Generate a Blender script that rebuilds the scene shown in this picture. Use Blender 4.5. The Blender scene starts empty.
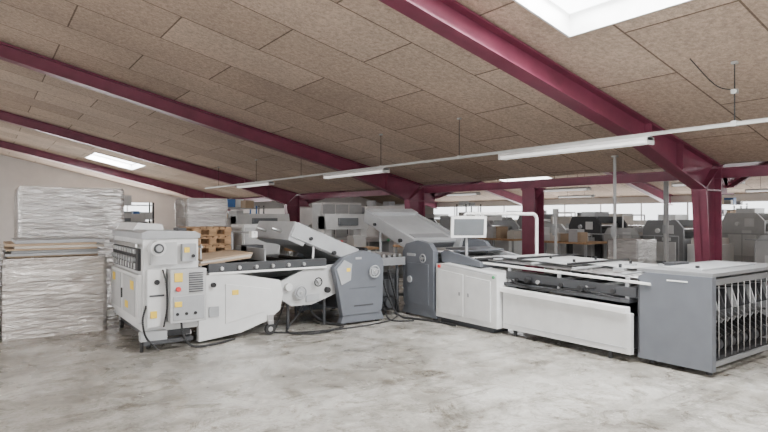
import bpy, bmesh, math, random
from mathutils import Vector, Matrix, noise as mnoise
random.seed(4)

# ------------------------------------------------------------------ materials
def mat(name, col, rough=0.5, metal=0.0, var=0.06, scale=6.0, bump=0.0, bscale=60.0, emit=None, estr=0.0, coat=0.0, stretch=(1,1,1)):
    m = bpy.data.materials.new(name); m.use_nodes = True
    nt = m.node_tree; b = nt.nodes['Principled BSDF']
    tc = nt.nodes.new('ShaderNodeTexCoord'); mp = nt.nodes.new('ShaderNodeMapping')
    mp.inputs['Scale'].default_value = stretch
    nt.links.new(tc.outputs['Object'], mp.inputs['Vector'])
    n = nt.nodes.new('ShaderNodeTexNoise'); n.inputs['Scale'].default_value = scale; n.inputs['Detail'].default_value = 4
    nt.links.new(mp.outputs[0], n.inputs['Vector'])
    r = nt.nodes.new('ShaderNodeValToRGB')
    r.color_ramp.elements[0].position = 0.3; r.color_ramp.elements[1].position = 0.7
    r.color_ramp.elements[0].color = tuple(max(0, c*(1-var)) for c in col)+(1,)
    r.color_ramp.elements[1].color = tuple(min(1, c*(1+var)) for c in col)+(1,)
    nt.links.new(n.outputs['Fac'], r.inputs['Fac'])
    nt.links.new(r.outputs['Color'], b.inputs['Base Color'])
    b.inputs['Roughness'].default_value = rough; b.inputs['Metallic'].default_value = metal
    b.inputs['Coat Weight'].default_value = coat; b.inputs['Coat Roughness'].default_value = 0.15
    if bump:
        n2 = nt.nodes.new('ShaderNodeTexNoise'); n2.inputs['Scale'].default_value = bscale; n2.inputs['Detail'].default_value = 5
        nt.links.new(mp.outputs[0], n2.inputs['Vector'])
        bp = nt.nodes.new('ShaderNodeBump'); bp.inputs['Strength'].default_value = bump; bp.inputs['Distance'].default_value = 0.02
        nt.links.new(n2.outputs['Fac'], bp.inputs['Height']); nt.links.new(bp.outputs[0], b.inputs['Normal'])
    if emit:
        b.inputs['Emission Color'].default_value = emit+(1,); b.inputs['Emission Strength'].default_value = estr
    return m

M = {}
M['white'] = mat('white_enamel', (0.60,0.605,0.60), 0.42, var=0.06)
M['offwhite'] = mat('grey_white_enamel', (0.43,0.435,0.435), 0.45)
M['lgrey'] = mat('light_grey_enamel', (0.33,0.34,0.35), 0.42)
M['grey'] = mat('blue_grey_enamel', (0.115,0.125,0.143), 0.45)
M['dgrey'] = mat('dark_grey_enamel', (0.042,0.044,0.048), 0.5)
M['mgrey'] = mat('mid_grey_enamel', (0.2,0.205,0.21), 0.45)
M['black'] = mat('black_rubber', (0.012,0.012,0.013), 0.55)
M['steel'] = mat('brushed_steel', (0.5,0.5,0.5), 0.3, 0.9)
M['glass'] = mat('dark_screen', (0.13,0.14,0.15), 0.12)
M['yellow'] = mat('yellow_label', (0.8,0.55,0.05), 0.5)
M['red'] = mat('red_plastic', (0.6,0.03,0.03), 0.4)
M['green'] = mat('green_plastic', (0.05,0.3,0.12), 0.4)
M['blue'] = mat('blue_plastic', (0.06,0.16,0.4), 0.4)
M['burg'] = mat('burgundy_paint', (0.19,0.042,0.075), 0.40, var=0.15, scale=3)
M['wood'] = mat('pallet_wood', (0.42,0.26,0.14), 0.75, var=0.25, scale=4, bump=0.2, stretch=(1,6,6))
M['card'] = mat('cardboard', (0.38,0.28,0.19), 0.8, var=0.1)
M['paper'] = mat('stacked_paper', (0.55,0.51,0.46), 0.8, var=0.12, scale=8, stretch=(1,1,40), bump=0.2)
M['wall'] = mat('painted_wall', (0.70,0.67,0.65), 0.8, var=0.04, scale=2, bump=0.05)
M['pipe'] = mat('galvanised', (0.5,0.5,0.48), 0.45, 0.4)
M['lampw'] = mat('lamp_body', (0.76,0.76,0.75), 0.4)
M['tube'] = mat('lamp_diffuser', (0.9,0.9,0.88), 0.3, emit=(1,0.98,0.95), estr=0.6)
M['sky'] = mat('skylight_sheet', (0.9,0.9,0.9), 0.5, emit=(0.95,0.98,1.0), estr=9)
M['win'] = mat('window_glass', (0.8,0.85,0.9), 0.3, emit=(0.94,0.97,1.0), estr=3.0)

def film(name,col,metal,zs):
    m = mat(name, col, 0.2, var=0.22, scale=1.8, coat=0.8, stretch=(1,1,zs), metal=metal)
    nt = m.node_tree; b = nt.nodes['Principled BSDF']
    tc = nt.nodes['Texture Coordinate']
    mp = nt.nodes.new('ShaderNodeMapping'); mp.inputs['Scale'].default_value=(1.4,1.4,9); mp.inputs['Rotation'].default_value=(0.08,0.12,0)
    nt.links.new(tc.outputs['Object'], mp.inputs['Vector'])
    n = nt.nodes.new('ShaderNodeTexNoise'); n.inputs['Scale'].default_value=2.6; n.inputs['Detail'].default_value=6; n.inputs['Distortion'].default_value=0.8
    nt.links.new(mp.outputs[0], n.inputs['Vector'])
    bp = nt.nodes.new('ShaderNodeBump'); bp.inputs['Strength'].default_value=0.7; bp.inputs['Distance'].default_value=0.05
    nt.links.new(n.outputs['Fac'], bp.inputs['Height']); nt.links.new(bp.outputs[0], b.inputs['Normal']); nt.links.new(bp.outputs[0], b.inputs['Coat Normal'])
    return m
M['film'] = film('stretch_film_silver',(0.58,0.57,0.56),0.65,8)
M['film2'] = film('stretch_film_tan',(0.52,0.49,0.46),0.6,8)

def ceiling_mat():
    m = bpy.data.materials.new('wood_wool_panels'); m.use_nodes=True
    nt=m.node_tree; b=nt.nodes['Principled BSDF']; L=nt.links.new
    tc=nt.nodes.new('ShaderNodeTexCoord')
    br=nt.nodes.new('ShaderNodeTexBrick'); br.offset=0.5; br.inputs['Scale'].default_value=1.0
    br.inputs['Brick Width'].default_value=2.4; br.inputs['Row Height'].default_value=1.2
    br.inputs['Mortar Size'].default_value=0.013; br.inputs['Mortar Smooth'].default_value=0.15
    br.inputs['Color1'].default_value=(0.50,0.385,0.305,1); br.inputs['Color2'].default_value=(0.67,0.535,0.435,1)
    br.inputs['Mortar'].default_value=(0.20,0.145,0.11,1)
    L(tc.outputs['Object'], br.inputs['Vector'])
    n=nt.nodes.new('ShaderNodeTexNoise'); n.inputs['Scale'].default_value=15; n.inputs['Detail'].default_value=10; n.inputs['Roughness'].default_value=0.9
    L(tc.outputs['Object'], n.inputs['Vector'])
    r=nt.nodes.new('ShaderNodeValToRGB'); r.color_ramp.elements[0].position=0.38; r.color_ramp.elements[1].position=0.62
    r.color_ramp.elements[0].color=(0.55,0.53,0.52,1); r.color_ramp.elements[1].color=(1.2,1.2,1.19,1)
    L(n.outputs['Fac'], r.inputs['Fac'])
    mx=nt.nodes.new('ShaderNodeMix'); mx.data_type='RGBA'; mx.blend_type='MULTIPLY'; mx.inputs['Factor'].default_value=1
    L(br.outputs['Color'], mx.inputs[6]); L(r.outputs['Color'], mx.inputs[7])
    n3=nt.nodes.new('ShaderNodeTexNoise'); n3.inputs['Scale'].default_value=0.5; n3.inputs['Detail'].default_value=3
    L(tc.outputs['Object'], n3.inputs['Vector'])
    r3=nt.nodes.new('ShaderNodeValToRGB'); r3.color_ramp.elements[0].position=0.35; r3.color_ramp.elements[1].position=0.65
    r3.color_ramp.elements[0].color=(0.88,0.88,0.88,1); r3.color_ramp.elements[1].color=(1.06,1.05,1.04,1)
    L(n3.outputs['Fac'], r3.inputs['Fac'])
    mx2=nt.nodes.new('ShaderNodeMix'); mx2.data_type='RGBA'; mx2.blend_type='MULTIPLY'; mx2.inputs['Factor'].default_value=1
    L(mx.outputs[2], mx2.inputs[6]); L(r3.outputs['Color'], mx2.inputs[7])
    L(mx2.outputs[2], b.inputs['Base Color']); b.inputs['Roughness'].default_value=0.95
    bp=nt.nodes.new('ShaderNodeBump'); bp.inputs['Strength'].default_value=0.4; bp.inputs['Distance'].default_value=0.01
    n4=nt.nodes.new('ShaderNodeTexNoise'); n4.inputs['Scale'].default_value=45; n4.inputs['Detail'].default_value=4
    L(tc.outputs['Object'], n4.inputs['Vector']); L(n4.outputs['Fac'], bp.inputs['Height']); L(bp.outputs[0], b.inputs['Normal'])
    return m
M['ceil']=ceiling_mat()

def floor_mat():
    m = bpy.data.materials.new('polished_concrete'); m.use_nodes=True
    nt=m.node_tree; b=nt.nodes['Principled BSDF']; L=nt.links.new
    tc=nt.nodes.new('ShaderNodeTexCoord')
    def noise(s,d,ro=0.5,dist=0.0,st=None,rot=0.3):
        n=nt.nodes.new('ShaderNodeTexNoise'); n.inputs['Scale'].default_value=s; n.inputs['Detail'].default_value=d
        n.inputs['Roughness'].default_value=ro; n.inputs['Distortion'].default_value=dist
        if st:
            mp=nt.nodes.new('ShaderNodeMapping'); mp.inputs['Scale'].default_value=st; mp.inputs['Rotation'].default_value=(0,0,rot)
            L(tc.outputs['Object'], mp.inputs['Vector']); L(mp.outputs[0], n.inputs['Vector'])
        else: L(tc.outputs['Object'], n.inputs['Vector'])
        return n
    def ramp(n,p0,c0,p1,c1):
        r=nt.nodes.new('ShaderNodeValToRGB'); r.color_ramp.elements[0].position=p0; r.color_ramp.elements[1].position=p1
        r.color_ramp.elements[0].color=c0+(1,); r.color_ramp.elements[1].color=c1+(1,)
        L(n.outputs['Fac'], r.inputs['Fac']); return r
    a=ramp(noise(0.8,10,0.65,0.7),0.38,(0.265,0.25,0.22),0.60,(0.46,0.445,0.41))
    c=ramp(noise(3.2,9,0.74,1.5),0.40,(0.70,0.69,0.67),0.54,(1.08,1.08,1.08))
    d=ramp(noise(38,4,0.6),0.35,(0.84,0.84,0.84),0.6,(1.05,1.05,1.05))
    e=ramp(noise(1.5,12,0.80,2.4),0.40,(0.52,0.49,0.44),0.48,(1,1,1))
    f=ramp(noise(1.2,6,0.6,0.5,(0.35,3,1)),0.38,(0.76,0.75,0.73),0.52,(1.03,1.03,1.03))
    h=ramp(noise(9,6,0.7,0.8),0.32,(0.55,0.53,0.50),0.39,(1,1,1))
    s=ramp(noise(5,3,0.5,0.2,(0.12,4,1),-0.5),0.30,(0.72,0.71,0.70),0.36,(1,1,1))
    cur=a.outputs['Color']
    for k in (c,d,e,f,h,s):
        mx=nt.nodes.new('ShaderNodeMix'); mx.data_type='RGBA'; mx.blend_type='MULTIPLY'; mx.inputs['Factor'].default_value=1
        L(cur, mx.inputs[6]); L(k.outputs['Color'], mx.inputs[7]); cur=mx.outputs[2]
    L(cur, b.inputs['Base Color'])
    rr=nt.nodes.new('ShaderNodeMapRange'); rr.inputs['From Min'].default_value=0.3; rr.inputs['From Max'].default_value=0.7
    rr.inputs['To Min'].default_value=0.12; rr.inputs['To Max'].default_value=0.38
    L(noise(2.2,6).outputs['Fac'], rr.inputs['Value']); L(rr.outputs[0], b.inputs['Roughness'])
    b.inputs['Specular IOR Level'].default_value=0.6
    return m
M['floor']=floor_mat()

# ------------------------------------------------------------------ builder
class B:
    def __init__(s): s.bm=bmesh.new(); s.ms=[]
    def mi(s,k):
        if k not in s.ms: s.ms.append(k)
        return s.ms.index(k)
    def box(s,x0,x1,y0,y1,z0,z1,k,R=None,piv=None):
        vs=[s.bm.verts.new((x,y,z)) for x in (x0,x1) for y in (y0,y1) for z in (z0,z1)]
        i=s.mi(k)
        for q in ((0,1,3,2),(4,6,7,5),(0,4,5,1),(2,3,7,6),(0,2,6,4),(1,5,7,3)):
            s.bm.faces.new([vs[j] for j in q]).material_index=i
        if R is not None:
            p=Vector(piv) if piv is not None else Vector(((x0+x1)/2,(y0+y1)/2,(z0+z1)/2))
            for v in vs: v.co=p+R@(v.co-p)
    def prism(s,pts,axis,a0,a1,k):
        def P(p,a):
            return {'y':(p[0],a,p[1]),'x':(a,p[0],p[1]),'z':(p[0],p[1],a)}[axis]
        A=[s.bm.verts.new(P(p,a0)) for p in pts]; C=[s.bm.verts.new(P(p,a1)) for p in pts]
        i=s.mi(k); n=len(pts)
        s.bm.faces.new(A).material_index=i; s.bm.faces.new(C[::-1]).material_index=i
        for j in range(n):
            s.bm.faces.new((A[j],C[j],C[(j+1)%n],A[(j+1)%n])).material_index=i
    def cyl(s,p0,p1,r,k,n=14,r2=None):
        p0=Vector(p0);p1=Vector(p1); r2=r if r2 is None else r2
        q=(p1-p0).to_track_quat('Z','Y'); i=s.mi(k)
        A=[];C=[]
        for j in range(n):
            t=2*math.pi*j/n; d=Vector((math.cos(t),math.sin(t),0))
            A.append(s.bm.verts.new(p0+q@(d*r))); C.append(s.bm.verts.new(p1+q@(d*r2)))
        fa=s.bm.faces.new(A[::-1]); fc=s.bm.faces.new(C)
        fa.material_index=i; fc.material_index=i
        for j in range(n):
            f=s.bm.faces.new((A[j],A[(j+1)%n],C[(j+1)%n],C[j])); f.material_index=i; f.smooth=True
        for f in (fa,fc):
            for e in f.edges: e.smooth=False
    def tube(s,pts,r,k,n=8):
        for a,b in zip(pts[:-1],pts[1:]): s.cyl(a,b,r,k,n)
    def cable(s,pts,r,k,n=8,sub=8):
        P=[Vector(p) for p in pts]; P=[P[0]*2-P[1]]+P+[P[-1]*2-P[-2]]; out=[]
        for i in range(1,len(P)-2):
            for j in range(sub):
                t=j/sub; a,b_,c,d=P[i-1],P[i],P[i+1],P[i+2]
                out.append(0.5*((2*b_)+(c-a)*t+(2*a-5*b_+4*c-d)*t*t+(3*b_-a-3*c+d)*t**3))
        out.append(P[-2])
        for v in out: v.z=max(v.z,r)
        s.tube(out,r,k,n)
    def ring(s,c,ax,R,r,k,n=24,m=8):
        c=Vector(c); q=Vector(ax).to_track_quat('Z','Y'); i=s.mi(k); V=[]
        for a in range(n):
            t=2*math.pi*a/n; row=[]
            for b_ in range(m):
                p=2*math.pi*b_/m
                row.append(s.bm.verts.new(c+q@Vector(((R+r*math.cos(p))*math.cos(t),(R+r*math.cos(p))*math.sin(t),r*math.sin(p)))))
            V.append(row)
        for a in range(n):
            for b_ in range(m):
                f=s.bm.faces.new((V[a][b_],V[(a+1)%n][b_],V[(a+1)%n][(b_+1)%m],V[a][(b_+1)%m])); f.material_index=i; f.smooth=True
    def wheel(s,c,ax,R,k='dgrey',hub='steel'):
        c=Vector(c);ax=Vector(ax).normalized()
        s.ring(c,ax,R,R*0.14,k); s.cyl(c-ax*0.02,c+ax*0.025,R*0.28,hub)
        q=ax.to_track_quat('Z','Y')
        for j in range(3):
            t=2*math.pi*j/3+0.4; s.cyl(c,c+q@Vector((math.cos(t)*R,math.sin(t)*R,0)),R*0.09,k,6)
    def caster(s,x,y,r=0.06,ax=(0,1,0)):
        c=Vector((x,y,r)); a=Vector(ax)
        s.cyl(c-a*0.02,c+a*0.02,r,'black',18); s.cyl(c-a*0.024,c+a*0.024,r*0.45,'steel',12)
        s.box(x-0.035,x+0.035,y-0.035,y+0.035,r*1.9,r*1.9+0.05,'steel')
        s.cyl((x,y,r),(x,y,r*2),0.012,'steel',6)
    def done(s,name,parent=None,bevel=0.006):
        bmesh.ops.recalc_face_normals(s.bm, faces=s.bm.faces)
        me=bpy.data.meshes.new(name); s.bm.to_mesh(me); s.bm.free()
        for k in s.ms: me.materials.append(M[k])
        o=bpy.data.objects.new(name,me); bpy.context.collection.objects.link(o)
        if bevel:
            b=o.modifiers.new('Bevel','BEVEL'); b.width=bevel; b.segments=2; b.limit_method='ANGLE'; b.angle_limit=0.7; b.harden_normals=False
        if parent: o.parent=parent
        return o
def empty(name,loc=(0,0,0)):
    e=bpy.data.objects.new(name,None); e.empty_display_size=0.2; bpy.context.collection.objects.link(e); return e

# ------------------------------------------------------------------ hall shell
XV=11.05; ZE=2.45; K=0.228; XR=-2.0; XL=-15.1; XR2=18.5; XW=26.0; Y0=-10.0; Y1=36.0
def zc(x):
    if x<XR: return ZE+K*(XV-XR)-K*(XR-x)
    if x<=XV: return ZE+K*(XV-x)
    if x<=XR2: return ZE+K*(x-XV)
    return ZE+K*(XR2-XV)-K*(x-XR2)

b=B(); b.box(XL-0.2,XW+0.2,Y0-0.2,Y1+0.2,-0.2,0.0,'floor'); b.done('floor',bevel=0)

sky=[(3.65,5.7,1.3,4.12),(3.8,5.7,25.3,27.9),(3.8,5.7,-6.5,-3.8),(-9.5,-7.6,-6.5,-3.8),(-9.5,-7.6,1.3,4.04),(-9.5,-7.6,9,11.7),(-9.5,-7.6,18,20.7),(20.5,22.4,1.3,4.0),(20.5,22.4,17,20)]  # unseen skylights behind camera and on left slope added to light the hall
xs=sorted({XL,XR,XV,XR2,XW}|{v for s_ in sky for v in s_[:2]}); ys=sorted({Y0,Y1}|{v for s_ in sky for v in s_[2:]})
b=B(); i=b.mi('ceil')
for x0,x1 in zip(xs[:-1],xs[1:]):
    for y0,y1 in zip(ys[:-1],ys[1:]):
        cx,cy=(x0+x1)/2,(y0+y1)/2
        if any(s_[0]<cx<s_[1] and s_[2]<cy<s_[3] for s_ in sky): continue
        lo=[(x0,y0,zc(x0)),(x0,y1,zc(x0)),(x1,y1,zc(x1)),(x1,y0,zc(x1))]
        b.bm.faces.new([b.bm.verts.new(p) for p in lo]).material_index=i
o=b.done('ceiling',bevel=0)
for n_,s_ in enumerate(sky):
    b=B(); x0,x1,y0,y1=s_
    t=0.03
    for (a0,a1,c0,c1) in ((x0-t,x0,y0-t,y1+t),(x1,x1+t,y0-t,y1+t)):
        zz=zc((a0+a1)/2); b.box(a0,a1,c0,c1,zz-0.03,zz+0.3,'lampw')
    for (c0,c1) in ((y0-t,y0),(y1,y1+t)):
        b.prism([(x0,zc(x0)-0.03),(x1,zc(x1)-0.03),(x1,zc(x1)+0.3),(x0,zc(x0)+0.3)],'y',c0,c1,'lampw')
    b.prism([(x0,zc(x0)+0.24),(x1,zc(x1)+0.24),(x1,zc(x1)+0.26),(x0,zc(x0)+0.26)],'y',y0,y1,'sky')
    b.done('window_%d'%(n_+1),bevel=0)
    ld=bpy.data.lights.new('skylight_daylight','AREA'); ld.shape='RECTANGLE'; ld.size=x1-x0-0.1; ld.size_y=y1-y0-0.1  # daylight, and fill light under the added skylights
    ld.energy=(480 if n_!=1 else 520) if n_<7 else 220; ld.color=(0.98,0.99,1.0)
    lo=bpy.data.objects.new('skylight_daylight',ld); bpy.context.collection.objects.link(lo)
    cx=(x0+x1)/2; lo.location=(cx,(y0+y1)/2,zc(cx)+0.2)
    sl=math.atan(K)*(1 if (XR2>cx>XV or cx<XR) else -1); lo.rotation_euler=(0,-sl,0)

# walls
def wallx(name,x,y0,y1,zt,th,wins=()):
    b=B(); b.box(min(x,x+th),max(x,x+th),y0,y1,0,zt,'wall'); b.done(name,bevel=0)
wallx('wall_left',XL,Y0,Y1,zc(XL),-0.2)
wallx('wall_right',XW,Y0,Y1,zc(XW),0.2)
for nm,(a0,a1) in (('wall_front',(Y0-0.2,Y0)),('wall_back',(Y1,Y1+0.2))):
    b=B(); b.prism([(XL,0),(XW,0),(XW,zc(XW)),(XR2,zc(XR2)),(XV,ZE),(XR,zc(XR)),(XL,zc(XL))],'y',a0,a1,'wall'); b.done(nm,bevel=0)
b=B(); b.box(11.32,11.45,13.8,Y1,0,1.85,'wall'); b.done('wall_partition',bevel=0)
b=B(); b.box(11.26,11.318,15.0,Y1,0,0.12,'lgrey'); b.done('baseboard_partition',bevel=0)

def window_strip(idx,axis,pos,a0,a1,z0,z1,n,inward):
    b=B(); w=(a1-a0)/n
    p0,p1=sorted((pos,pos+0.03*inward)); f0,f1=sorted((pos,pos+0.07*inward))
    def bx(u0,u1,q0,q1,z_0,z_1,k):
        if axis=='x': b.box(q0,q1,u0,u1,z_0,z_1,k)
        else: b.box(u0,u1,q0,q1,z_0,z_1,k)
    bx(a0,a1,p0,p1,z0,z1,'win')
    bx(a0,a1,f0,f1,z0-0.05,z0,'lampw'); bx(a0,a1,f0,f1,z1,z1+0.05,'lampw')
    for j in range(n+1): bx(a0+j*w-0.03,a0+j*w+0.03,f0,f1,z0,z1,'lampw')
    b.done('window_%d'%idx,bevel=0)
window_strip(20,'x',XL,-9,30,1.0,2.2,16,1)  # unseen window strip, added to light the hall from the left
window_strip(21,'y',Y0,-12,9,1.0,2.3,12,1)  # unseen window strip behind the camera, added for its light
window_strip(22,'x',XW,-5,30,1.3,2.1,16,-1)
window_strip(24,'y',Y1,1.5,8.5,1.2,2.3,5,-1)  # back window strip added to brighten the far end

def area(name,loc,rot,sx,sy,e,col=(1,1,1)):
    ld=bpy.data.lights.new(name,'AREA'); ld.shape='RECTANGLE'; ld.size=sx; ld.size_y=sy; ld.energy=e; ld.color=col
    o=bpy.data.objects.new(name,ld); bpy.context.collection.objects.link(o); o.location=loc; o.rotation_euler=rot
area('window_daylight_left',(XL+0.15,10,1.6),(0,-math.radians(90),0),1.2,38,1000,(0.98,0.99,1.0))  # added fill lamp out of view, lights the left-facing machine sides
area('window_daylight_front',(-1.5,Y0+0.15,1.65),(math.radians(90),0,0),20,1.3,800,(0.98,0.99,1.0))  # added fill lamp behind the camera
area('window_daylight_right',(XW-0.15,12,1.7),(0,math.radians(90),0),0.8,34,520)
area('window_daylight_back',(5,Y1-0.15,1.8),(-math.radians(90),0,0),7,1.1,480)  # added fill lamp, brightens the dark far end of the hall

# ------------------------------------------------------------------ steel frames
HW=0.13
def frame(y,full=True):
    b=B()
    def isec(top,bot,w=HW,tf=0.025):
        b.prism(top+bot[::-1],'y',y-0.012,y+0.012,'burg')
        for pl,s in ((top,-1),(bot,1)):
            for p,q in zip(pl[:-1],pl[1:]):
                d=Vector((q[0]-p[0],q[1]-p[1])); nrm=Vector((-d.y,d.x)).normalized()*tf
                if nrm.y*s<0: nrm=-nrm
                if abs(d.x)<0.05: continue
                b.prism([p,q,(q[0]+nrm.x,q[1]+nrm.y),(p[0]+nrm.x,p[1]+nrm.y)],'y',y-w,y+w,'burg')
    g=0.02
    isec([(10.95,zc(10.95)-g),(8.0,zc(8.0)-g),(XR,zc(XR)-g)],[(10.4,zc(10.4)-g-0.60),(8.0,zc(8.0)-g-0.36),(XR,zc(XR)-g-0.27)])
    isec([(XR,zc(XR)-g),(XL+0.2,zc(XL+0.2)-g)],[(XR,zc(XR)-g-0.27),(XL+0.2,zc(XL+0.2)-g-0.5)])
    zt=ZE-0.05
    b.prism([(10.62,0),(11.0,0),(11.0,zt),(10.4,zt-0.42)],'y',y-0.012,y+0.012,'burg')
    b.box(10.98,11.01,y-HW,y+HW,0,zt,'burg')
    b.prism([(10.62,0),(10.65,0),(10.43,zt-0.42),(10.40,zt-0.42)],'y',y-HW,y+HW,'burg')
    b.prism([(10.40,zt-0.45),(11.0,zt-0.45),(11.0,zt-0.42),(10.40,zt-0.42)],'y',y-HW,y+HW,'burg')
    b.box(10.55,11.05,y-0.17,y+0.17,0,0.025,'burg')
    b.prism([(10.42,zt-0.42),(10.45,zt-0.42),(11.0,zt-0.02),(10.97,zt-0.02)],'y',y-0.1,y+0.1,'burg')
    for xx,dz in ((8.6,0.40),(9.6,0.52)):
        b.box(xx-0.01,xx+0.01,y-HW+0.01,y+HW-0.01,zc(xx)-dz+0.02,zc(xx)-0.03,'burg')
    isec([(11.05,ZE-g),(13.5,zc(13.5)-g),(XR2,zc(XR2)-g)],[(11.5,zc(11.5)-g-0.5),(13.5,zc(13.5)-g-0.34),(XR2,zc(XR2)-g-0.3)])
    isec([(XR2,zc(XR2)-g),(XW-0.1,zc(XW-0.1)-g)],[(XR2,zc(XR2)-g-0.3),(XW-0.1,zc(XW-0.1)-g-0.45)])
    b.box(11.01,11.5,y-HW,y+HW,ZE-0.55,ZE-0.52,'burg')
    b.box(11.01,11.5,y-0.012,y+0.012,ZE-0.52,ZE-0.03,'burg')
    b.done('steel_portal_frame',bevel=0)
for y in (-3.6,4.82,13.25,21.5,29.6): frame(y)
for y in (0.9,9.0):
    b=B()
    for x in (10.83,11.17): b.box(x-0.012,x+0.012,y-0.19,y+0.19,0,2.18,'burg')
    b.box(10.83,11.17,y-0.01,y+0.01,0,2.18,'burg')
    b.box(10.75,11.25,y-0.22,y+0.22,0,0.02,'burg'); b.box(10.8,11.2,y-0.2,y+0.2,2.16,2.19,'burg')
    for sgn in (-1,1): b.prism([(y,1.85),(y,2.18),(y+sgn*0.4,2.18)],'x',10.99,11.01,'burg')
    b.done('steel_column',bevel=0)
b=B()
b.box(10.95,11.05,Y0,Y1,2.19,2.21,'burg'); b.box(10.994,11.006,Y0,Y1,2.21,2.36,'burg'); b.box(10.95,11.05,Y0,Y1,2.36,2.38,'burg')
b.done('valley_beam',bevel=0)

# ------------------------------------------------------------------ rail + lamps
RX=7.2; RZ=2.56
b=B()
b.box(RX-0.02,RX+0.02,-3,22,RZ,RZ+0.04,'pipe'); b.box(RX-0.035,RX+0.035,-3,22,RZ+0.04,RZ+0.045,'pipe')
for y in (0.2,2.93,7.6,10.1,13.9,17.0,20.5):
    b.cyl((RX,y,RZ+0.03),(RX,y,zc(RX)-0.01),0.007,'black',6)
    b.box(RX-0.03,RX+0.03,y-0.03,y+0.03,zc(RX)-0.04,zc(RX)-0.01,'pipe'); b.box(RX-0.03,RX+0.03,y-0.03,y+0.03,RZ-0.005,RZ+0.06,'pipe')
b.cable([(RX+0.01,2.93,RZ+0.42),(RX-0.1,3.1,RZ+0.5),(RX-0.3,3.3,zc(RX-0.3)-0.01)],0.006,'black',6)
b.box(RX-0.03,RX+0.03,2.9,2.96,RZ+0.38,RZ+0.43,'pipe')
b.done('busbar_rail',bevel=0)
def lamp(x,y0,y1,z,parent_rods=False):
    b=B(); z-=0.006
    b.prism([(x-0.05,z),(x+0.05,z),(x+0.075,z-0.035),(x+0.09,z-0.05),(x-0.09,z-0.05),(x-0.075,z-0.035)],'y',y0,y1,'lampw')
    b.prism([(x-0.085,z-0.05),(x+0.085,z-0.05),(x+0.075,z-0.085),(x+0.04,z-0.10),(x-0.04,z-0.10),(x-0.075,z-0.085)],'y',y0+0.02,y1-0.02,'tube')
    for yy in (y0,y1-0.03): b.box(x-0.095,x+0.095,yy,yy+0.03,z-0.105,z-0.01,'lampw')
    if parent_rods:
        for yy in (y0+0.4,y1-0.4): b.cyl((x,yy,z),(x,yy,zc(x)-0.01),0.006,'black',6)
    b.done('fluorescent_lamp',bevel=0)
    area('fluorescent_glow',(x,(y0+y1)/2,z-0.14),(0,0,0),0.15,y1-y0,20,(1,0.99,0.97))
for y0 in (3.95,9.9,15.85): lamp(RX,y0,y0+2.6,RZ)
for x,y0 in ((14.2,5.6),(14.2,9.6),(14.2,14.0),(19.5,6.0),(19.5,13.0)): lamp(x,y0,y0+1.6,2.35,True)

# poles
for (x,y,z,r) in ((10.0,6.2,None,0.03),(12.7,6.6,None,0.055),(9.7,7.35,1.5,0.03)):
    b=B(); zt=zc(x-0.1)-0.04 if z is None else z
    b.cyl((x,y,0),(x,y,zt),r,'offwhite',12); b.cyl((x,y,0),(x,y,0.02),r*3,'pipe',16)
    if z is None: b.cyl((x,y,zt-0.03),(x,y,zt),r*2.2,'pipe',14)
    else: b.box(x-0.06,x+0.06,y-0.03,y+0.03,zt-0.02,zt+0.15,'offwhite')
    b.box(x-r-0.03,x-r,y-0.04,y+0.04,1.1,1.3,'lgrey')
    b.done('service_pole',bevel=0)

# ------------------------------------------------------------------ folding machine (left, along x)
E=empty('paper_folding_machine')
b=B() # feeder tower
b.box(1.47,2.08,6.62,8.25,0.2,1.24,'white')
b.prism([(1.45,1.24),(2.10,1.24),(2.10,1.29),(2.04,1.32),(1.52,1.34),(1.45,1.31)],'y',6.6,8.27,'lgrey')
b.prism([(1.48,1.33),(1.85,1.32),(1.82,1.40),(1.54,1.42)],'y',7.2,8.2,'white')
b.box(1.56,1.58,7.4,8.0,1.415,1.43,'dgrey'); b.box(1.68,1.7,7.4,8.0,1.41,1.425,'dgrey')
b.box(1.9,2.0,6.8,7.0,1.31,1.36,'dgrey')
b.box(1.42,1.47,6.66,8.2,0.30,0.84,'white')
b.box(1.435,1.47,6.72,8.15,0.88,1.13,'black')
for j in range(9):
    yy=6.85+j*0.15
    b.cyl((1.40,yy,1.0),(1.45,yy,1.0),0.03,'lgrey',12); b.box(1.415,1.44,yy-0.025,yy+0.025,1.07,1.12,'offwhite')
    b.box(1.42,1.44,yy-0.01,yy+0.01,0.89,0.96,'steel')
b.box(1.40,1.42,6.66,8.2,1.15,1.19,'steel')
b.box(1.41,1.42,7.55,8.1,0.36,0.80,'offwhite'); b.box(1.41,1.42,6.76,7.4,0.36,0.80,'offwhite')
b.box(1.403,1.41,6.80,6.96,0.66,0.76,'yellow'); b.box(1.403,1.41,7.85,7.99,0.68,0.78,'yellow'); b.box(1.403,1.41,7.1,7.25,0.42,0.5,'yellow')
b.box(1.403,1.42,7.46,7.49,0.5,0.62,'black')
# front side
b.box(1.54,1.82,6.56,6.62,0.95,1.2,'offwhite'); b.cyl((1.6,6.62,1.14),(1.6,6.47,1.14),0.085,'white',22); b.cyl((1.6,6.47,1.14),(1.6,6.45,1.14),0.055,'dgrey',16); b.cyl((1.6,6.45,1.14),(1.6,6.44,1.14),0.035,'lgrey',16)
b.box(1.88,2.04,6.55,6.62,0.98,1.18,'lgrey'); b.box(1.9,1.96,6.54,6.55,1.08,1.14,'yellow'); b.cyl((2.0,6.55,1.04),(2.0,6.53,1.04),0.02,'black',10)
b.box(1.72,2.12,6.44,6.62,0.30,0.90,'offwhite')
b.box(1.745,2.095,6.43,6.44,0.33,0.60,'lgrey')
for j in range(9): b.box(1.92,2.08,6.422,6.44,0.64+j*0.026,0.65+j*0.026,'dgrey')
b.box(1.76,1.85,6.43,6.44,0.76,0.86,'yellow'); b.cyl((1.80,6.44,0.68),(1.80,6.41,0.68),0.028,'red',14); b.box(1.76,1.84,6.42,6.43,0.48,0.54,'yellow')
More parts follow.
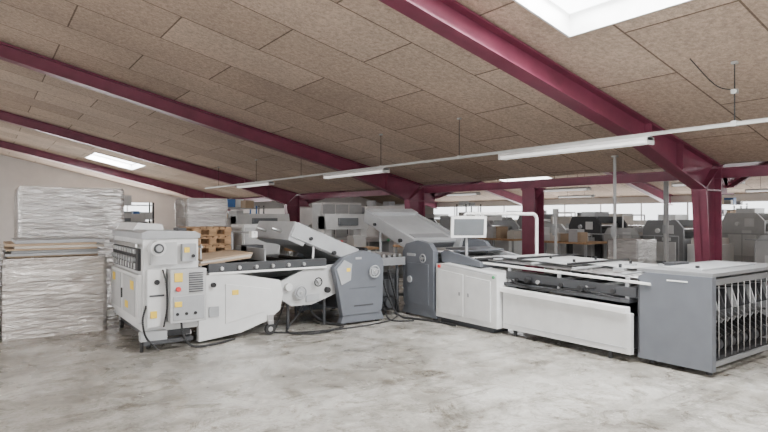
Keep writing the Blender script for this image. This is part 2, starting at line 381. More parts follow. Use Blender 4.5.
for j in range(3): b.cyl((1.79+j*0.1,6.43,0.40),(1.79+j*0.1,6.415,0.40),0.018,'black',10)
b.box(1.5,1.7,6.55,6.62,0.26,0.90,'white'); b.box(1.52,1.68,6.54,6.55,0.6,0.62,'dgrey'); b.cyl((1.6,6.55,0.76),(1.6,6.53,0.76),0.03,'black',12); b.box(1.53,1.6,6.54,6.55,0.36,0.44,'yellow')
b.box(1.52,2.0,6.66,8.2,0.12,0.2,'dgrey')
for x,y in ((1.54,6.7),(1.98,6.7),(1.54,8.15),(1.98,8.15)): b.caster(x,y,0.06,(1,0,0))
b.box(1.42,1.7,6.50,6.6,0.12,0.22,'lgrey'); b.cyl((1.44,6.55,0.0),(1.44,6.55,0.2),0.02,'black',8)
b.box(1.45,1.98,6.48,6.56,0.08,0.12,'dgrey')
b.cable([(1.85,6.5,0.32),(1.87,6.48,0.15),(1.95,6.4,0.03),(2.2,6.42,0.015),(2.5,6.55,0.015)],0.014,'black',8)
b.cable([(1.5,6.6,0.5),(1.44,6.5,0.35),(1.48,6.5,0.16),(1.6,6.45,0.02)],0.012,'black',8)
b.cable([(1.66,6.54,0.9),(1.68,6.48,0.75),(1.70,6.5,0.5),(1.66,6.5,0.26)],0.01,'black',8)
b.done('feeder_tower',E,0.01)
b=B() # register table
side=[(2.08,0.80),(2.5,0.80),(3.12,0.68),(3.16,0.50),(3.12,0.30),(2.95,0.18),(2.6,0.07),(2.08,0.02)]
b.prism(side,'y',6.60,6.68,'white'); b.prism(side,'y',7.68,7.74,'white')
b.prism([(2.4,0.68),(2.98,0.58),(3.02,0.45),(2.92,0.3),(2.4,0.2)],'y',6.588,6.60,'white')
b.box(2.2,2.32,6.585,6.60,0.3,0.42,'lgrey'); b.cyl((2.25,6.60,0.68),(2.25,6.56,0.68),0.03,'black',12)
b.box(2.48,2.56,6.58,6.588,0.54,0.60,'yellow')
b.box(2.08,3.1,6.68,7.68,0.3,0.62,'dgrey')
b.box(2.08,3.75,6.64,7.72,0.80,0.83,'steel')
for j in range(8): b.box(2.2,3.7,6.74+j*0.125,6.77+j*0.125,0.83,0.85,'black')
for x in (2.45,2.75,3.05,3.35,3.65):
    b.cyl((x,6.62,0.89),(x,7.74,0.89),0.03,'black',12)
b.box(2.2,3.8,6.6,6.64,0.82,0.93,'dgrey'); b.box(2.2,3.8,7.72,7.76,0.80,0.93,'lgrey')
b.box(2.2,3.8,6.585,6.6,0.80,0.825,'lampw')
for j in range(6): b.cyl((2.35+j*0.22,6.6,0.87),(2.35+j*0.22,6.56,0.87),0.022,'steel',10)
R=Matrix.Rotation(math.radians(-6),3,'Y')
for j in range(3): b.box(2.12+j*0.03,2.78+j*0.02,6.72+j*0.02,7.62-j*0.03,0.935+j*0.022,0.955+j*0.022,('card','paper','card')[j],R,(2.45,7.2,0.95))
b.box(2.09,2.16,6.9,7.4,0.84,0.98,'lgrey')
b.cyl((2.2,6.9,0.84),(2.2,6.9,1.15),0.012,'steel',8); b.cyl((2.2,7.5,0.84),(2.2,7.5,1.15),0.012,'steel',8); b.cyl((2.2,6.85,1.12),(2.2,7.6,1.12),0.012,'steel',8)
b.box(2.95,2.97,6.7,7.7,0.92,1.08,'lgrey'); b.box(2.95,3.2,7.3,7.5,1.0,1.1,'dgrey')
b.tube([(2.9,7.7,0.9),(2.9,7.7,1.28),(2.9,6.9,1.28)],0.015,'lgrey'); b.box(2.86,2.94,6.9,7.0,1.22,1.30,'lampw')
# lower brackets, wheels
br=[(3.12,0.64),(3.5,0.80),(3.98,0.84),(3.98,0.44),(3.6,0.32),(3.3,0.32),(3.15,0.42)]
b.prism(br,'y',6.63,6.69,'offwhite'); b.prism(br,'y',7.66,7.71,'offwhite')
b.box(3.15,4.0,6.7,7.66,0.42,0.6,'dgrey')
b.wheel((3.4,6.57,0.50),(0,-1,0),0.08,'lgrey'); b.cyl((3.4,6.63,0.5),(3.4,6.56,0.5),0.06,'lgrey',20); b.wheel((3.66,6.57,0.62),(0,-1,0),0.055,'black'); b.cyl((3.24,6.63,0.58),(3.24,6.58,0.58),0.05,'white',18)
b.cyl((3.82,6.64,0.50),(3.82,6.58,0.50),0.04,'black',14); b.box(3.5,3.7,6.61,6.63,0.36,0.46,'lgrey')
b.caster(2.98,6.60,0.07,(0,1,0)); b.box(2.94,3.02,6.58,6.66,0.16,0.25,'steel'); b.caster(2.98,7.66,0.065,(0,1,0)); b.box(2.94,3.02,7.63,7.69,0.16,0.25,'steel')
for x in (3.3,3.85):
    for y in (6.75,7.6): b.cyl((x,y,0),(x,y,0.42),0.022,'dgrey',8)
b.cable([(3.6,6.75,0.42),(3.5,6.8,0.2),(3.3,6.75,0.02),(3.2,6.45,0.015),(3.5,6.25,0.015),(3.95,6.4,0.02)],0.013,'black')
b.cable([(3.7,6.9,0.42),(3.75,6.9,0.15),(3.9,6.7,0.02),(4.0,6.5,0.02)],0.02,'black')
b.cable([(3.3,6.8,0.42),(3.2,6.85,0.1),(3.0,6.7,0.015),(3.4,6.4,0.015),(4.1,6.3,0.015),(4.7,6.4,0.015),(5.0,6.6,0.02)],0.010,'black')
b.done('register_table',E)
b=B() # fold unit
g=[(4.0,0.14),(4.62,0.14),(4.66,0.2),(4.68,0.84),(4.62,0.95),(4.34,1.02),(4.02,0.94),(3.86,0.80),(3.92,0.55)]
b.prism(g,'y',6.5,6.6,'grey'); b.prism(g,'y',7.78,7.86,'grey')
b.prism([(4.02,0.90),(3.9,0.78),(3.97,0.56),(4.12,0.62),(4.14,0.84)],'y',6.485,6.5,'lgrey')
b.box(4.08,4.6,6.6,7.78,0.2,0.86,'dgrey')
b.prism([(4.02,0.14),(4.66,0.14),(4.70,0.03),(3.98,0.03)],'y',6.52,6.62,'grey'); b.prism([(4.02,0.14),(4.66,0.14),(4.70,0.03),(3.98,0.03)],'y',7.76,7.86,'grey')
for x in (4.05,4.62):
    for y in (6.57,7.8): b.cyl((x,y,0),(x,y,0.03),0.035,'black',12)
b.wheel((4.50,6.46,0.72),(0,-1,0),0.08,'lgrey'); b.cyl((4.50,6.5,0.72),(4.50,6.46,0.72),0.055,'lgrey',18)
b.box(4.18,4.5,6.495,6.5,0.25,0.27,'dgrey'); b.box(4.2,4.3,6.49,6.5,0.9,0.93,'lgrey')
b.box(4.1,4.55,6.494,6.5,0.50,0.505,'dgrey'); b.box(4.05,4.11,6.48,6.485,0.74,0.79,'yellow')
for j in range(4): b.cyl((4.12+j*0.14,6.6,0.9),(4.12+j*0.14,7.78,0.9),0.045,'steel',14)
b.box(4.25,4.6,6.7,7.7,0.92,1.0,'lgrey'); b.cyl((4.45,6.6,1.02),(4.45,7.78,1.02),0.03,'black',12)
b.done('fold_unit',E,0.015)
b=B() # buckle plate pack
def slab(bb,p,q,th,axis,a0,a1,k):
    d=Vector((q[0]-p[0],q[1]-p[1])).normalized(); n=Vector((-d.y,d.x))*th/2
    bb.prism([(p[0]-n.x,p[1]-n.y),(q[0]-n.x,q[1]-n.y),(q[0]+n.x,q[1]+n.y),(p[0]+n.x,p[1]+n.y)],axis,a0,a1,k)
slab(b,(4.3,0.99),(3.38,1.39),0.06,'y',6.62,7.74,'lgrey')
slab(b,(4.25,0.93),(3.36,1.30),0.09,'y',6.68,7.70,'dgrey')
slab(b,(4.2,0.88),(3.35,1.22),0.07,'y',6.62,7.74,'mgrey')
for yy in (6.58,7.73): slab(b,(4.28,0.94),(3.3,1.33),0.2,'y',yy,yy+0.05,'lgrey')
slab(b,(3.50,1.22),(3.28,1.31),0.26,'y',6.6,7.76,'lgrey')
for yy in (6.9,7.4): b.cyl((3.30,yy,1.28),(3.14,yy,1.34),0.018,'steel',8)
slab(b,(4.1,0.70),(3.45,0.42),0.05,'y',6.72,7.64,'offwhite')
b.cyl((3.9,6.6,1.0),(3.9,6.54,1.0),0.03,'black',12); b.cyl((3.55,6.6,1.2),(3.55,6.55,1.2),0.025,'black',12)
b.tube([(3.6,6.62,0.86),(3.62,6.62,1.15)],0.02,'steel')
b.done('buckle_plate',E)

# ------------------------------------------------------------------ folding machine (right, along y)
E=empty('paper_folding_machine')
b=B()
g=[(6.1,0.14),(6.74,0.14),(6.80,0.2),(6.82,0.95),(6.74,1.08),(6.45,1.14),(6.2,1.10),(6.1,1.0)]
b.prism(g,'x',5.27,5.36,'grey'); b.prism(g,'x',6.42,6.5,'grey')
b.prism([(6.08,0.14),(6.8,0.14),(6.84,0.03),(6.04,0.03)],'x',5.28,5.38,'grey'); b.prism([(6.08,0.14),(6.8,0.14),(6.84,0.03),(6.04,0.03)],'x',6.4,6.5,'grey')
for y in (6.12,6.76):
    for x in (5.33,6.45): b.cyl((x,y,0),(x,y,0.03),0.035,'black',12)
b.box(5.36,6.42,6.14,6.74,0.2,0.9,'dgrey')
for j in range(4): b.cyl((5.36,6.2+j*0.15,0.96),(6.42,6.2+j*0.15,0.96),0.045,'steel',14)
b.wheel((5.24,6.3,0.88),(-1,0,0),0.06,'lgrey'); b.box(5.26,5.27,6.5,6.7,0.9,0.94,'lgrey'); b.cyl((5.27,6.62,0.55),(5.24,6.62,0.55),0.05,'lgrey',18)
b.prism([(6.2,0.2),(6.7,0.2),(6.7,0.8),(6.2,0.8)],'x',5.26,5.27,'grey')
b.done('fold_unit',E,0.015)
b=B()
slab(b,(6.72,1.10),(7.85,1.52),0.05,'x',5.36,6.30,'lgrey')
slab(b,(6.72,1.03),(7.85,1.44),0.08,'x',5.42,6.24,'dgrey')
slab(b,(6.72,0.96),(7.8,1.35),0.05,'x',5.36,6.30,'offwhite')
for x in (5.31,6.29): slab(b,(6.62,1.05),(7.93,1.50),0.2,'x',x,x+0.06,'lgrey')
slab(b,(7.78,1.45),(7.97,1.52),0.24,'x',5.33,6.34,'lgrey')
slab(b,(6.8,1.15),(6.95,1.205),0.03,'x',5.5,6.2,'mgrey')
slab(b,(6.75,0.7),(7.7,0.45),0.06,'x',5.42,6.24,'offwhite'); slab(b,(6.75,0.7),(7.75,0.43),0.14,'x',5.34,5.39,'offwhite')
b.tube([(5.34,7.5,1.30),(5.34,7.5,0.1)],0.025,'lgrey'); b.tube([(6.32,7.5,1.30),(6.32,7.5,0.1)],0.025,'lgrey')
for x in (5.34,6.32): b.caster(x,7.5,0.05)
b.box(5.36,6.30,7.48,7.52,0.15,0.2,'lgrey')
b.cyl((5.31,6.9,1.12),(5.26,6.9,1.12),0.03,'black',12); b.cyl((5.31,7.6,1.36),(5.27,7.6,1.36),0.025,'black',12)
b.done('buckle_plate',E)
b=B() # cross-transfer between units
b.box(4.72,5.25,6.75,7.6,0.78,0.86,'dgrey'); b.box(4.72,5.25,6.72,6.76,0.76,0.88,'mgrey'); b.box(4.72,5.25,7.6,7.64,0.74,0.92,'lgrey')
for j in range(5): b.cyl((4.78+j*0.1,6.76,0.9),(4.78+j*0.1,7.6,0.9),0.03,'steel',12)
for x in (4.8,5.15):
    for y in (6.8,7.55): b.cyl((x,y,0),(x,y,0.78),0.022,'dgrey',8)
b.box(4.75,5.2,6.82,7.5,0.08,0.62,'black'); b.box(4.8,5.1,6.8,6.82,0.3,0.55,'dgrey'); b.cyl((4.98,6.82,0.2),(4.98,6.74,0.2),0.08,'dgrey',18)
b.cable([(4.8,6.7,0.6),(4.85,6.6,0.3),(5.0,6.5,0.03),(5.2,6.0,0.015),(5.24,5.6,0.015)],0.016,'black'); b.cable([(4.75,6.75,0.5),(4.85,6.7,0.1),(4.75,6.4,0.015),(5.0,6.2,0.015)],0.012,'black')
b.cable([(4.95,6.75,0.7),(5.0,6.68,0.4),(5.1,6.7,0.1),(5.2,6.9,0.02)],0.02,'black')
b.done('transfer_table',E)
b=B() # console cabinet
b.prism([(4.9,0.07),(6.06,0.07),(6.06,0.82),(5.9,0.84),(4.9,0.76)],'x',5.29,5.66,'white')
b.prism([(5.0,0.14),(5.45,0.14),(5.45,0.70),(5.0,0.67)],'x',5.275,5.29,'white'); b.prism([(5.5,0.14),(6.0,0.14),(6.0,0.75),(5.5,0.71)],'x',5.275,5.29,'white')
b.box(5.268,5.276,5.38,5.41,0.42,0.47,'mgrey'); b.box(5.268,5.276,5.55,5.58,0.42,0.47,'mgrey')
b.prism([(4.96,0.745),(5.9,0.815),(5.9,0.825),(4.96,0.755)],'x',5.27,5.28,'lgrey')
b.box(5.33,5.62,5.0,6.0,0.0,0.07,'dgrey')
b.cyl((5.29,5.98,0.79),(5.26,5.98,0.79),0.022,'red',12); b.cyl((5.29,4.95,0.72),(5.27,4.95,0.72),0.02,'green',12)
hd=[(5.3,0.82),(6.06,0.84),(6.08,0.98),(6.0,1.01),(5.55,0.94),(5.3,0.88)]
b.prism(hd,'x',5.4,5.46,'grey'); b.prism(hd,'x',6.36,6.42,'lgrey')
b.box(5.46,6.36,5.35,6.08,0.78,0.86,'dgrey')
for j in range(5): b.cyl((5.46,5.45+j*0.13,0.90),(6.36,5.45+j*0.13,0.90),0.03,'steel' if j%2 else 'black',12)
b.prism([(5.75,0.99),(6.05,1.02),(6.05,1.04),(5.75,1.01)],'x',5.46,6.36,'grey')
b.box(5.66,6.4,4.95,6.06,0.2,0.7,'dgrey')
b.done('console_cabinet',E)
b=B() # monitor on arm
Rm=Matrix.Rotation(math.radians(-32),3,'Z')@Matrix.Rotation(math.radians(8),3,'X')
c=(5.52,5.64,1.35)
b.box(5.27,5.77,5.61,5.67,1.20,1.50,'lampw',Rm,c); b.box(5.31,5.73,5.602,5.61,1.235,1.465,'glass',Rm,c)
b.box(5.40,5.64,5.67,5.73,1.26,1.44,'lgrey',Rm,c)
b.tube([(5.56,5.72,0.86),(5.56,5.72,1.3)],0.022,'lgrey',10); b.box(5.5,5.62,5.66,5.78,0.84,0.88,'lgrey')
b.tube([(5.56,5.75,1.3),(5.56,5.75,1.53),(6.42,5.24,1.53),(6.46,5.22,1.48),(6.46,5.22,0.84)],0.024,'lampw',10)
b.box(6.41,6.51,5.16,5.28,0.80,0.84,'lgrey')
b.done('monitor_arm',E)
b=B() # conveyor
b.prism([(3.16,0.08),(4.88,0.08),(4.88,0.54),(3.16,0.50)],'x',5.38,5.44,'white')
b.prism([(3.2,0.50),(4.9,0.54),(4.9,0.60),(3.2,0.56)],'x',5.34,5.44,'lampw')
b.box(5.372,5.38,3.2,4.86,0.14,0.145,'lgrey')
b.box(5.6,6.8,3.18,4.88,0.10,0.45,'dgrey')
for y in (3.4,4.7):
    b.cyl((5.41,y,0),(5.41,y,0.1),0.025,'black',8); b.cyl((6.7,y,0),(6.7,y,0.12),0.03,'black',8)
b.prism([(3.16,0.08),(4.88,0.08),(4.88,0.84),(3.16,0.80)],'x',6.82,6.88,'white')
b.prism([(3.2,0.60),(4.9,0.62),(4.9,0.66),(3.2,0.64)],'x',5.42,6.82,'dgrey')
for j in range(9):
    xx=5.5+j*0.15; b.prism([(3.2,0.645),(4.9,0.665),(4.9,0.672),(3.2,0.652)],'x',xx,xx+0.06,'black')
for j in range(5): b.cyl((5.44,3.4+j*0.33,0.70),(6.82,3.4+j*0.33,0.70),0.028,'steel' if j%2 else 'black',12)
b.prism([(3.15,0.66),(4.9,0.70),(4.9,0.80),(3.15,0.76)],'x',5.46,5.49,'dgrey')
for x in (5.48,6.76):
    b.prism([(3.0,0.80),(5.35,0.86),(5.35,0.885),(3.0,0.825)],'x',x-0.02,x+0.02,'lampw')
    for y in (3.25,4.1,4.85): b.box(x-0.015,x+0.015,y-0.02,y+0.02,0.6,0.86,'lgrey')
for j in range(12):
    xx=5.56+j*0.1; b.cyl((xx,3.05,0.85),(xx,5.3,0.91),0.009,'steel',8)
for y in (3.3,3.9,4.5,5.1): b.box(5.46,6.78,y-0.02,y+0.02,0.870+(y-3)*0.026,0.89+(y-3)*0.026,'lgrey')
for y,x in ((3.5,5.75),(3.7,6.3),(4.2,5.9),(4.3,6.5),(4.7,6.1),(3.45,6.6)):
    b.box(x-0.04,x+0.04,y-0.06,y+0.06,0.90,0.93,'lgrey'); b.cyl((x,y,0.93),(x,y,0.97),0.018,'black',8)
b.prism([(3.5,0.90),(5.25,0.945),(5.25,0.953),(3.5,0.908)],'x',6.0,6.7,'offwhite')
b.prism([(4.0,0.925),(5.25,0.96),(5.25,0.966),(4.0,0.931)],'x',5.6,5.9,'lgrey')
b.cyl((5.5,4.0,0.945),(6.75,4.0,0.945),0.014,'black',8); b.cyl((5.5,4.75,0.965),(6.75,4.75,0.965),0.014,'black',8)
b.cable([(5.42,4.8,0.66),(5.4,4.3,0.62),(5.42,3.8,0.68),(5.43,3.3,0.63)],0.012,'black')
b.cable([(5.42,4.85,0.72),(5.39,4.5,0.64),(5.40,4.0,0.66),(5.43,3.6,0.72)],0.010,'black')
b.cyl((5.44,3.75,0.70),(5.36,3.75,0.70),0.035,'black',12); b.cyl((5.44,4.5,0.72),(5.36,4.5,0.72),0.03,'black',12)
b.done('conveyor',E)
b=B() # delivery
b.prism([(2.42,0.05),(3.14,0.05),(3.14,0.88),(3.06,0.93),(2.42,0.93)],'x',5.48,5.56,'grey')
b.box(5.474,5.48,2.64,2.84,0.862,0.875,'lampw'); b.box(5.474,5.48,3.12,3.135,0.1,0.85,'dgrey')
b.prism([(2.45,0.05),(3.14,0.05),(3.14,0.93),(2.45,0.93)],'x',7.15,7.22,'lgrey')
b.box(5.5,7.22,2.42,3.16,0.93,0.965,'mgrey'); b.box(5.56,7.15,2.95,3.1,0.1,0.93,'dgrey')
b.box(5.56,7.15,2.52,2.9,0.08,0.13,'dgrey'); b.box(5.56,7.15,2.46,2.5,0.84,0.90,'mgrey')
b.box(5.56,7.15,2.44,2.47,0.08,0.12,'mgrey')
b.cyl((5.56,2.55,0.62),(7.15,2.55,0.62),0.014,'steel',10)
for z in (0.46,0.30): b.cyl((5.56,2.6,z),(7.15,2.6,z),0.012,'dgrey',10)
R25=Matrix.Rotation(math.radians(28),3,'X')
for j in range(11):
    xx=5.66+j*0.14
    b.cyl((xx,2.50,0.12),(xx,2.50,0.84),0.005,'steel',8)
    b.box(xx+0.03,xx+0.055,2.48,2.88,0.40,0.44,'black',R25)
    b.prism([(2.47,0.60),(2.53,0.78),(2.9,0.74),(2.9,0.66),(2.6,0.70),(2.52,0.58)],'x',xx+0.06,xx+0.08,'lgrey' if j%3==0 else 'dgrey')
    b.cyl((xx-0.02,2.60,0.22),(xx+0.06,2.60,0.22),0.06,'black' if j%2 else 'dgrey',16)
    b.box(xx-0.03,xx+0.0,2.56,2.9,0.5,0.54,'mgrey',R25)
b.box(5.62,7.1,2.6,2.9,0.55,0.58,'dgrey')
for x in (5.6,7.1):
    for y in (2.5,3.05): b.cyl((x,y,0),(x,y,0.09),0.03,'black',10)
b.box(5.7,6.9,2.6,3.0,0.965,0.98,'lgrey'); b.cyl((5.8,2.7,0.98),(5.8,2.7,1.005),0.02,'black',10)
b.box(6.0,6.3,3.02,3.14,0.965,1.0,'dgrey')
b.done('delivery_unit',E,0.01)

# ------------------------------------------------------------------ pallets & stacks
def pallet(b,x0,x1,y0,y1,z,h=0.14):
    for j in range(3):
        yy=y0+(y1-y0-0.1)*j/2; b.box(x0,x1,yy,yy+0.1,z,z+0.02,'wood')
        for i2 in range(3):
            xx=x0+(x1-x0-0.12)*i2/2; b.box(xx,xx+0.12,yy,yy+0.1,z+0.02,z+h-0.04,'wood')
        b.box(x0,x1,yy,yy+0.1,z+h-0.04,z+h-0.02,'wood')
    n=6; w=(x1-x0)/n
    for j in range(n): b.box(x0+j*w+0.01,x0+(j+1)*w-0.01,y0,y1,z+h-0.02,z+h,'wood')
def wrapped(name,x0,x1,y0,y1,z1,layer=0.22,k='film',full=False,amp=0.02):
    b=B()
    zb=0.0 if full else 0.14
    if full: b.box(x0+0.05,x1-0.05,y0+0.05,y1-0.05,0,0.1,'wood')
    else: pallet(b,x0,x1,y0,y1,0)
    nx=20; nz=max(6,int((z1-zb)/0.035)); i=b.mi(k)
    per=[]
    for s_ in range(4):
        for j in range(nx):
            t=j/nx
            per.append([(x0+(x1-x0)*t,y0),(x1,y0+(y1-y0)*t),(x1-(x1-x0)*t,y1),(x0,y1-(y1-y0)*t)][s_]+(t,))
    cx,cy=(x0+x1)/2,(y0+y1)/2; n=max(1,round((z1-zb)/layer)); lh=(z1-zb)/n
    rows=[]
    for r in range(nz+1):
        z=zb+(z1-zb)*r/nz; ph=((z-zb)/lh)%1.0
        notch=0.010*max(0,1-min(ph,1-ph)/0.12) if 0<r<nz else 0
        row=[]
        for (x,y,t) in per:
            nn=mnoise.noise(Vector((x*1.6,y*1.6,z*4+3.1*cx)))*0.5+0.5
            n2=mnoise.noise(Vector((x*4+z*2,y*4,z*14+cx)))*0.5+0.5
            d=notch+amp*nn+amp*0.4*n2+(0.012 if t==0 else 0)+(0.02 if r==nz else 0)
            v=Vector((x-cx,y-cy)); f=1-d/max(0.3,v.length)
            row.append(b.bm.verts.new((cx+v.x*f,cy+v.y*f,z)))
        rows.append(row)
    m=len(per)
    for r in range(nz):
        for j in range(m):
            f=b.bm.faces.new((rows[r][j],rows[r][(j+1)%m],rows[r+1][(j+1)%m],rows[r+1][j])); f.material_index=i; f.smooth=True
    ft=b.bm.faces.new(rows[-1]); ft.material_index=i; fb=b.bm.faces.new(rows[0][::-1]); fb.material_index=i
    for f in (ft,fb):
        for e in f.edges: e.smooth=False
    b.done(name,bevel=0)
wrapped('wrapped_paper_pallet',-1.0,0.17,8.1,9.3,0.97,0.33,'film2',True,0.015)
wrapped('wrapped_paper_pallet',0.2,1.37,8.1,9.3,0.98,0.33,'film2',True,0.015)
wrapped('wrapped_paper_pallet',0.45,1.95,10.0,11.2,1.95,0.32,'film',True,0.015)
wrapped('wrapped_paper_pallet',-1.2,0.2,10.3,11.5,1.6,0.4,'film',True,0.015)
wrapped('wrapped_roll_pallet',3.2,4.05,10.9,11.8,1.85,0.9,'film',True,0.05)
b=B(); z=0.985
for j in range(7):
    h=random.choice((0.02,0.03,0.04)); dx=random.uniform(-0.08,0.08); dy=random.uniform(-0.04,0.06)
    b.box(0.3+dx,1.30+dx,8.2+dy,9.2+dy,z,z+h,('card','lgrey','mgrey','card','paper','card','lgrey')[j]); z+=h+0.002
b.done('cardboard_sheet_stack',bevel=0.003)
b=B(); z=0.975
for j in range(4):
    b.box(-0.95+j*0.04,0.1,8.2,9.1,z,z+0.035,('mgrey','card','offwhite','card')[j]); z+=0.037
b.done('cardboard_sheet_stack',bevel=0.003)
b=B()
for j in range(9): pallet(b,2.75+random.uniform(-.02,.02),3.38,9.0,9.8,j*0.147)
b.done('pallet_stack',bevel=0)

# ------------------------------------------------------------------ background equipment (near hall)
def cabinet(name,x0,x1,y0,y1,z1,k='offwhite',door='lgrey',nd=2):
    b=B(); b.box(x0,x1,y0,y1,0.06,z1,k); b.box(x0+0.03,x1-0.03,y0+0.03,y1-0.03,0,0.06,'dgrey')
    w=(x1-x0)/nd
    for j in range(nd):
        b.box(x0+j*w+0.02,x0+(j+1)*w-0.02,y0-0.015,y0,0.1,z1-0.05,door); b.box(x0+(j+1)*w-0.07,x0+(j+1)*w-0.05,y0-0.03,y0-0.015,z1*0.5,z1*0.6,'black')
    b.box(x0-0.015,x0,y0+0.03,y1-0.03,0.1,z1-0.05,door)
    b.done(name)
cabinet('control_cabinet',3.55,4.2,8.9,9.5,1.36,'white','offwhite',1)
cabinet('storage_cabinet',8.2,9.6,14.5,15.1,1.9,'wall','offwhite',3)
cabinet('storage_cabinet',9.8,10.6,15.8,16.3,1.8,'lgrey','lgrey',2)
def shelf(name,x0,x1,y0,y1,z1,n=4):
    b=B()
    for x in (x0,x1-0.04):
        for y in (y0,y1-0.04): b.box(x,x+0.04,y,y+0.04,0,z1,'blue' if n==4 else 'dgrey')
    for j in range(n):
        z=0.15+(z1-0.25)*j/(n-1); b.box(x0,x1,y0,y1,z,z+0.03,'steel')
        x=x0+0.06
        while x<x1-0.3:
            w=random.uniform(0.15,0.35); h=random.uniform(0.12,0.3)
            if j<n-1 or random.random()<0.6: b.box(x,x+w,y0+0.05,y1-0.08,z+0.03,z+0.03+h,random.choice(('card','white','offwhite','lgrey','dgrey','card','white','blue')))
            x+=w+0.04
    b.done(name,bevel=0.003)
shelf('storage_shelf',4.6,6.6,15.5,16.0,1.8,4)
shelf('storage_shelf',2.2,4.2,17.5,18.0,1.9,5)
shelf('storage_shelf',7.0,8.8,20.0,20.5,1.9,5)
def cutter(name,x,y):
    b=B()
    b.box(x-0.5,x+0.5,y-0.4,y+0.5,0,0.85,'offwhite'); b.box(x-0.9,x+0.9,y-1.0,y+0.1,0.85,0.93,'steel')
    b.box(x-0.65,x-0.45,y-0.1,y+0.25,0.93,1.5,'white'); b.box(x+0.45,x+0.65,y-0.1,y+0.25,0.93,1.5,'white')
    b.prism([(y-0.2,1.15),(y-0.1,1.55),(y+0.25,1.55),(y+0.25,1.15)],'x',x-0.65,x+0.65,'offwhite')
    b.box(x-0.3,x+0.3,y-0.22,y-0.16,1.25,1.45,'glass'); b.box(x-0.95,x-0.8,y-0.9,y,0,0.85,'lgrey'); b.box(x+0.8,x+0.95,y-0.9,y,0,0.85,'lgrey')
    b.cyl((x-0.7,y-0.95,0.88),(x-0.7,y-1.04,0.88),0.03,'red',12); b.cyl((x+0.7,y-0.95,0.88),(x+0.7,y-1.04,0.88),0.03,'green',12)
    b.done(name)
cutter('paper_cutting_machine',5.3,12.2); cutter('paper_cutting_machine',7.8,12.6)
cutter('paper_cutting_machine',2.6,14.5)
def table(name,x0,x1,y0,y1,items=5):
    b=B(); b.box(x0,x1,y0,y1,0.8,0.85,'wood')
    for x in (x0+0.03,x1-0.08):
        for y in (y0+0.03,y1-0.08): b.box(x,x+0.05,y,y+0.05,0,0.8,'lgrey')
    b.box(x0+0.05,x1-0.05,y0+0.05,y1-0.05,0.25,0.28,'lgrey')
    for j in range(items):
        x=random.uniform(x0,x1-0.35); y=random.uniform(y0,y1-0.3); h=random.uniform(0.08,0.35)
        b.box(x,x+0.3,y,y+0.25,0.85,0.85+h,random.choice(('card','white','offwhite','white','paper')))
    b.done(name,bevel=0.003)
table('work_table',5.0,6.8,9.6,10.4); table('work_table',7.6,9.2,9.4,10.2,6); table('work_table',8.8,10.2,17.5,18.3)
b=B(); b.box(11.285,11.31,16.9,18.3,1.0,1.75,'pipe'); b.box(11.275,11.285,16.95,18.25,1.05,1.7,'white')
for y,z in ((17.1,1.2),(17.5,1.35),(17.9,1.15)): b.box(11.268,11.275,y,y+0.25,z,z+0.32,random.choice(('yellow','offwhite','card')))
b.done('notice_board',bevel=0)
for x,y,h in ((6.9,14.0,0.9),(9.6,11.9,1.1),(4.2,13.6,1.0),(6.2,18.4,1.3),(9.4,22.2,1.4)):
    wrapped('wrapped_paper_pallet',x,x+1.0,y,y+0.8,h,0.25,random.choice(('film','card','paper')))

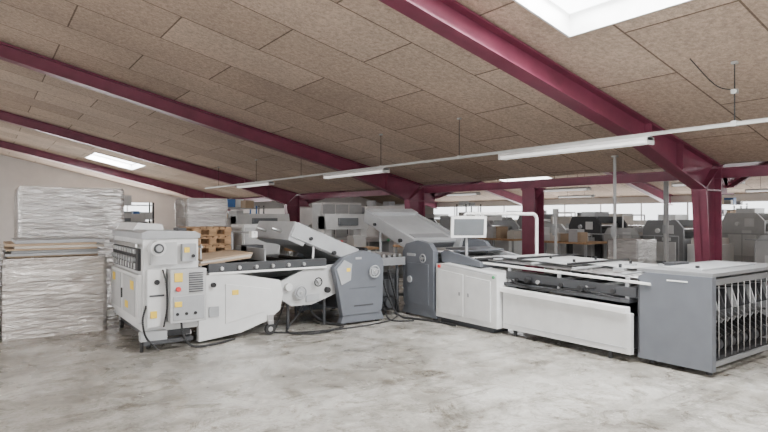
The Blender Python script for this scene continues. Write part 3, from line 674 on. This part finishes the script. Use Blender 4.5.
# ------------------------------------------------------------------ neighbouring hall machines
def press(name,x,y,L,n,k=('dgrey',),k2=('lgrey',),h=1.45):
    b=B(); w=L/n
    for j in range(n):
        y0=y+j*w; K1=k[j%len(k)]; K2=k2[j%len(k2)]; hh=h*(1.0,0.84,1.06,0.9,0.97)[j%5]
        pr=[(y0+0.05,0.15),(y0+w-0.05,0.15),(y0+w-0.05,hh*0.82),(y0+w*0.85,hh),(y0+w*0.2,hh),(y0+0.05,hh*0.85)]
        b.prism(pr,'x',x,x+0.08,K1); b.prism(pr,'x',x+1.3,x+1.38,K1)
        b.box(x+0.08,x+1.3,y0+0.1,y0+w-0.1,0.2,hh*0.65,'dgrey' if j%2 else 'mgrey')
        for q in range(3): b.cyl((x+0.08,y0+w*(0.3+0.2*q),hh*0.82),(x+1.3,y0+w*(0.3+0.2*q),hh*0.82),0.07,'steel',12)
        b.box(x-0.02,x,y0+w*0.2,y0+w*0.8,0.35,hh*0.6,K2); b.box(x-0.03,x-0.02,y0+w*0.3,y0+w*0.5,hh*0.62,hh*0.68,'green' if j%2 else 'white')
        b.cyl((x,y0+w*0.6,hh*0.8),(x-0.05,y0+w*0.6,hh*0.8),0.06,K2,14); b.box(x-0.015,x,y0+w*0.25,y0+w*0.45,hh*0.75,hh*0.9,'white')
        if j%2==0: b.box(x+0.2,x+0.9,y0+w*0.3,y0+w*0.7,hh,hh+0.14,K2)
        else: b.tube([(x+0.1,y0+w*0.5,hh*0.95),(x+0.1,y0+w*0.5,hh+0.35),(x+1.2,y0+w*0.5,hh+0.35),(x+1.2,y0+w*0.5,hh*0.95)],0.02,'lampw')
    b.box(x-0.35,x,y,y+L,0.12,0.2,'steel'); b.box(x-0.3,x+1.38,y+0.02,y+L-0.02,0,0.12,'dgrey')
    for j in range(int(L/0.6)+1): b.cyl((x-0.33,y+j*0.6,0.2),(x-0.33,y+j*0.6,1.0),0.012,'lgrey',6)
    b.cyl((x-0.33,y,1.0),(x-0.33,y+L,1.0),0.014,'lgrey',6)
    b.box(x+0.1,x+1.25,y-0.6,y,0.1,0.8,k2[0]); b.box(x+0.2,x+1.1,y-0.55,y-0.05,0.8,0.95,'paper')
    b.done(name)
press('printing_press',14.2,6.9,4.6,4,('mgrey','offwhite','dgrey','offwhite'),('white','offwhite','lgrey'),1.4)
press('printing_press',13.4,12.6,4.0,3,('lgrey','offwhite','mgrey'),('white','lgrey'),1.35)
press('printing_press',18.0,4.0,5.0,4,('offwhite','mgrey'),('white','lgrey'),1.5)
press('printing_press',18.0,12.0,6.0,5,('mgrey','offwhite','lgrey'),('lgrey','white'),1.5)
press('saddle_stitching_machine',13.6,2.6,2.6,2,('white','offwhite'),('lgrey','white'),1.3)
table('work_table',12.0,13.0,8.2,10.2,9); table('work_table',12.1,13.0,10.6,12.2,9)
shelf('storage_shelf',11.8,13.2,17.5,18.0,1.9,5); shelf('storage_shelf',22,24.5,9.5,10.0,2.0,5); shelf('storage_shelf',16.5,17.4,17.0,17.6,2.0,5)
for x,y,h,k in ((12.2,7.0,0.95,'film'),(16.6,9.5,1.2,'film'),(16.4,5.0,1.5,'paper'),(21.5,6.5,1.5,'film'),(21.5,13.0,1.6,'paper'),(22.0,3.0,1.7,'film'),(16.6,12.0,1.5,'paper')):
    wrapped('wrapped_paper_pallet',x,x+0.9,y,y+0.8,h,0.25,k)
cabinet('control_cabinet',12.3,12.9,13.4,13.9,1.5,'offwhite','lgrey',1)

# ------------------------------------------------------------------ world, camera
w=bpy.data.worlds.new('World'); bpy.context.scene.world=w; w.use_nodes=True
st=w.node_tree.nodes.new('ShaderNodeTexSky'); st.sun_elevation=0.8; st.sun_disc=False
w.node_tree.links.new(st.outputs[0], w.node_tree.nodes['Background'].inputs[0]); w.node_tree.nodes['Background'].inputs[1].default_value=0.3
cd=bpy.data.cameras.new('Camera'); cd.sensor_width=36; cd.lens=560/768*36; cd.clip_end=200
co=bpy.data.objects.new('Camera',cd); bpy.context.collection.objects.link(co)
co.location=(0,0,1.5); co.rotation_euler=(math.radians(90),0,-math.atan2(0.585,0.811))
bpy.context.scene.camera=co
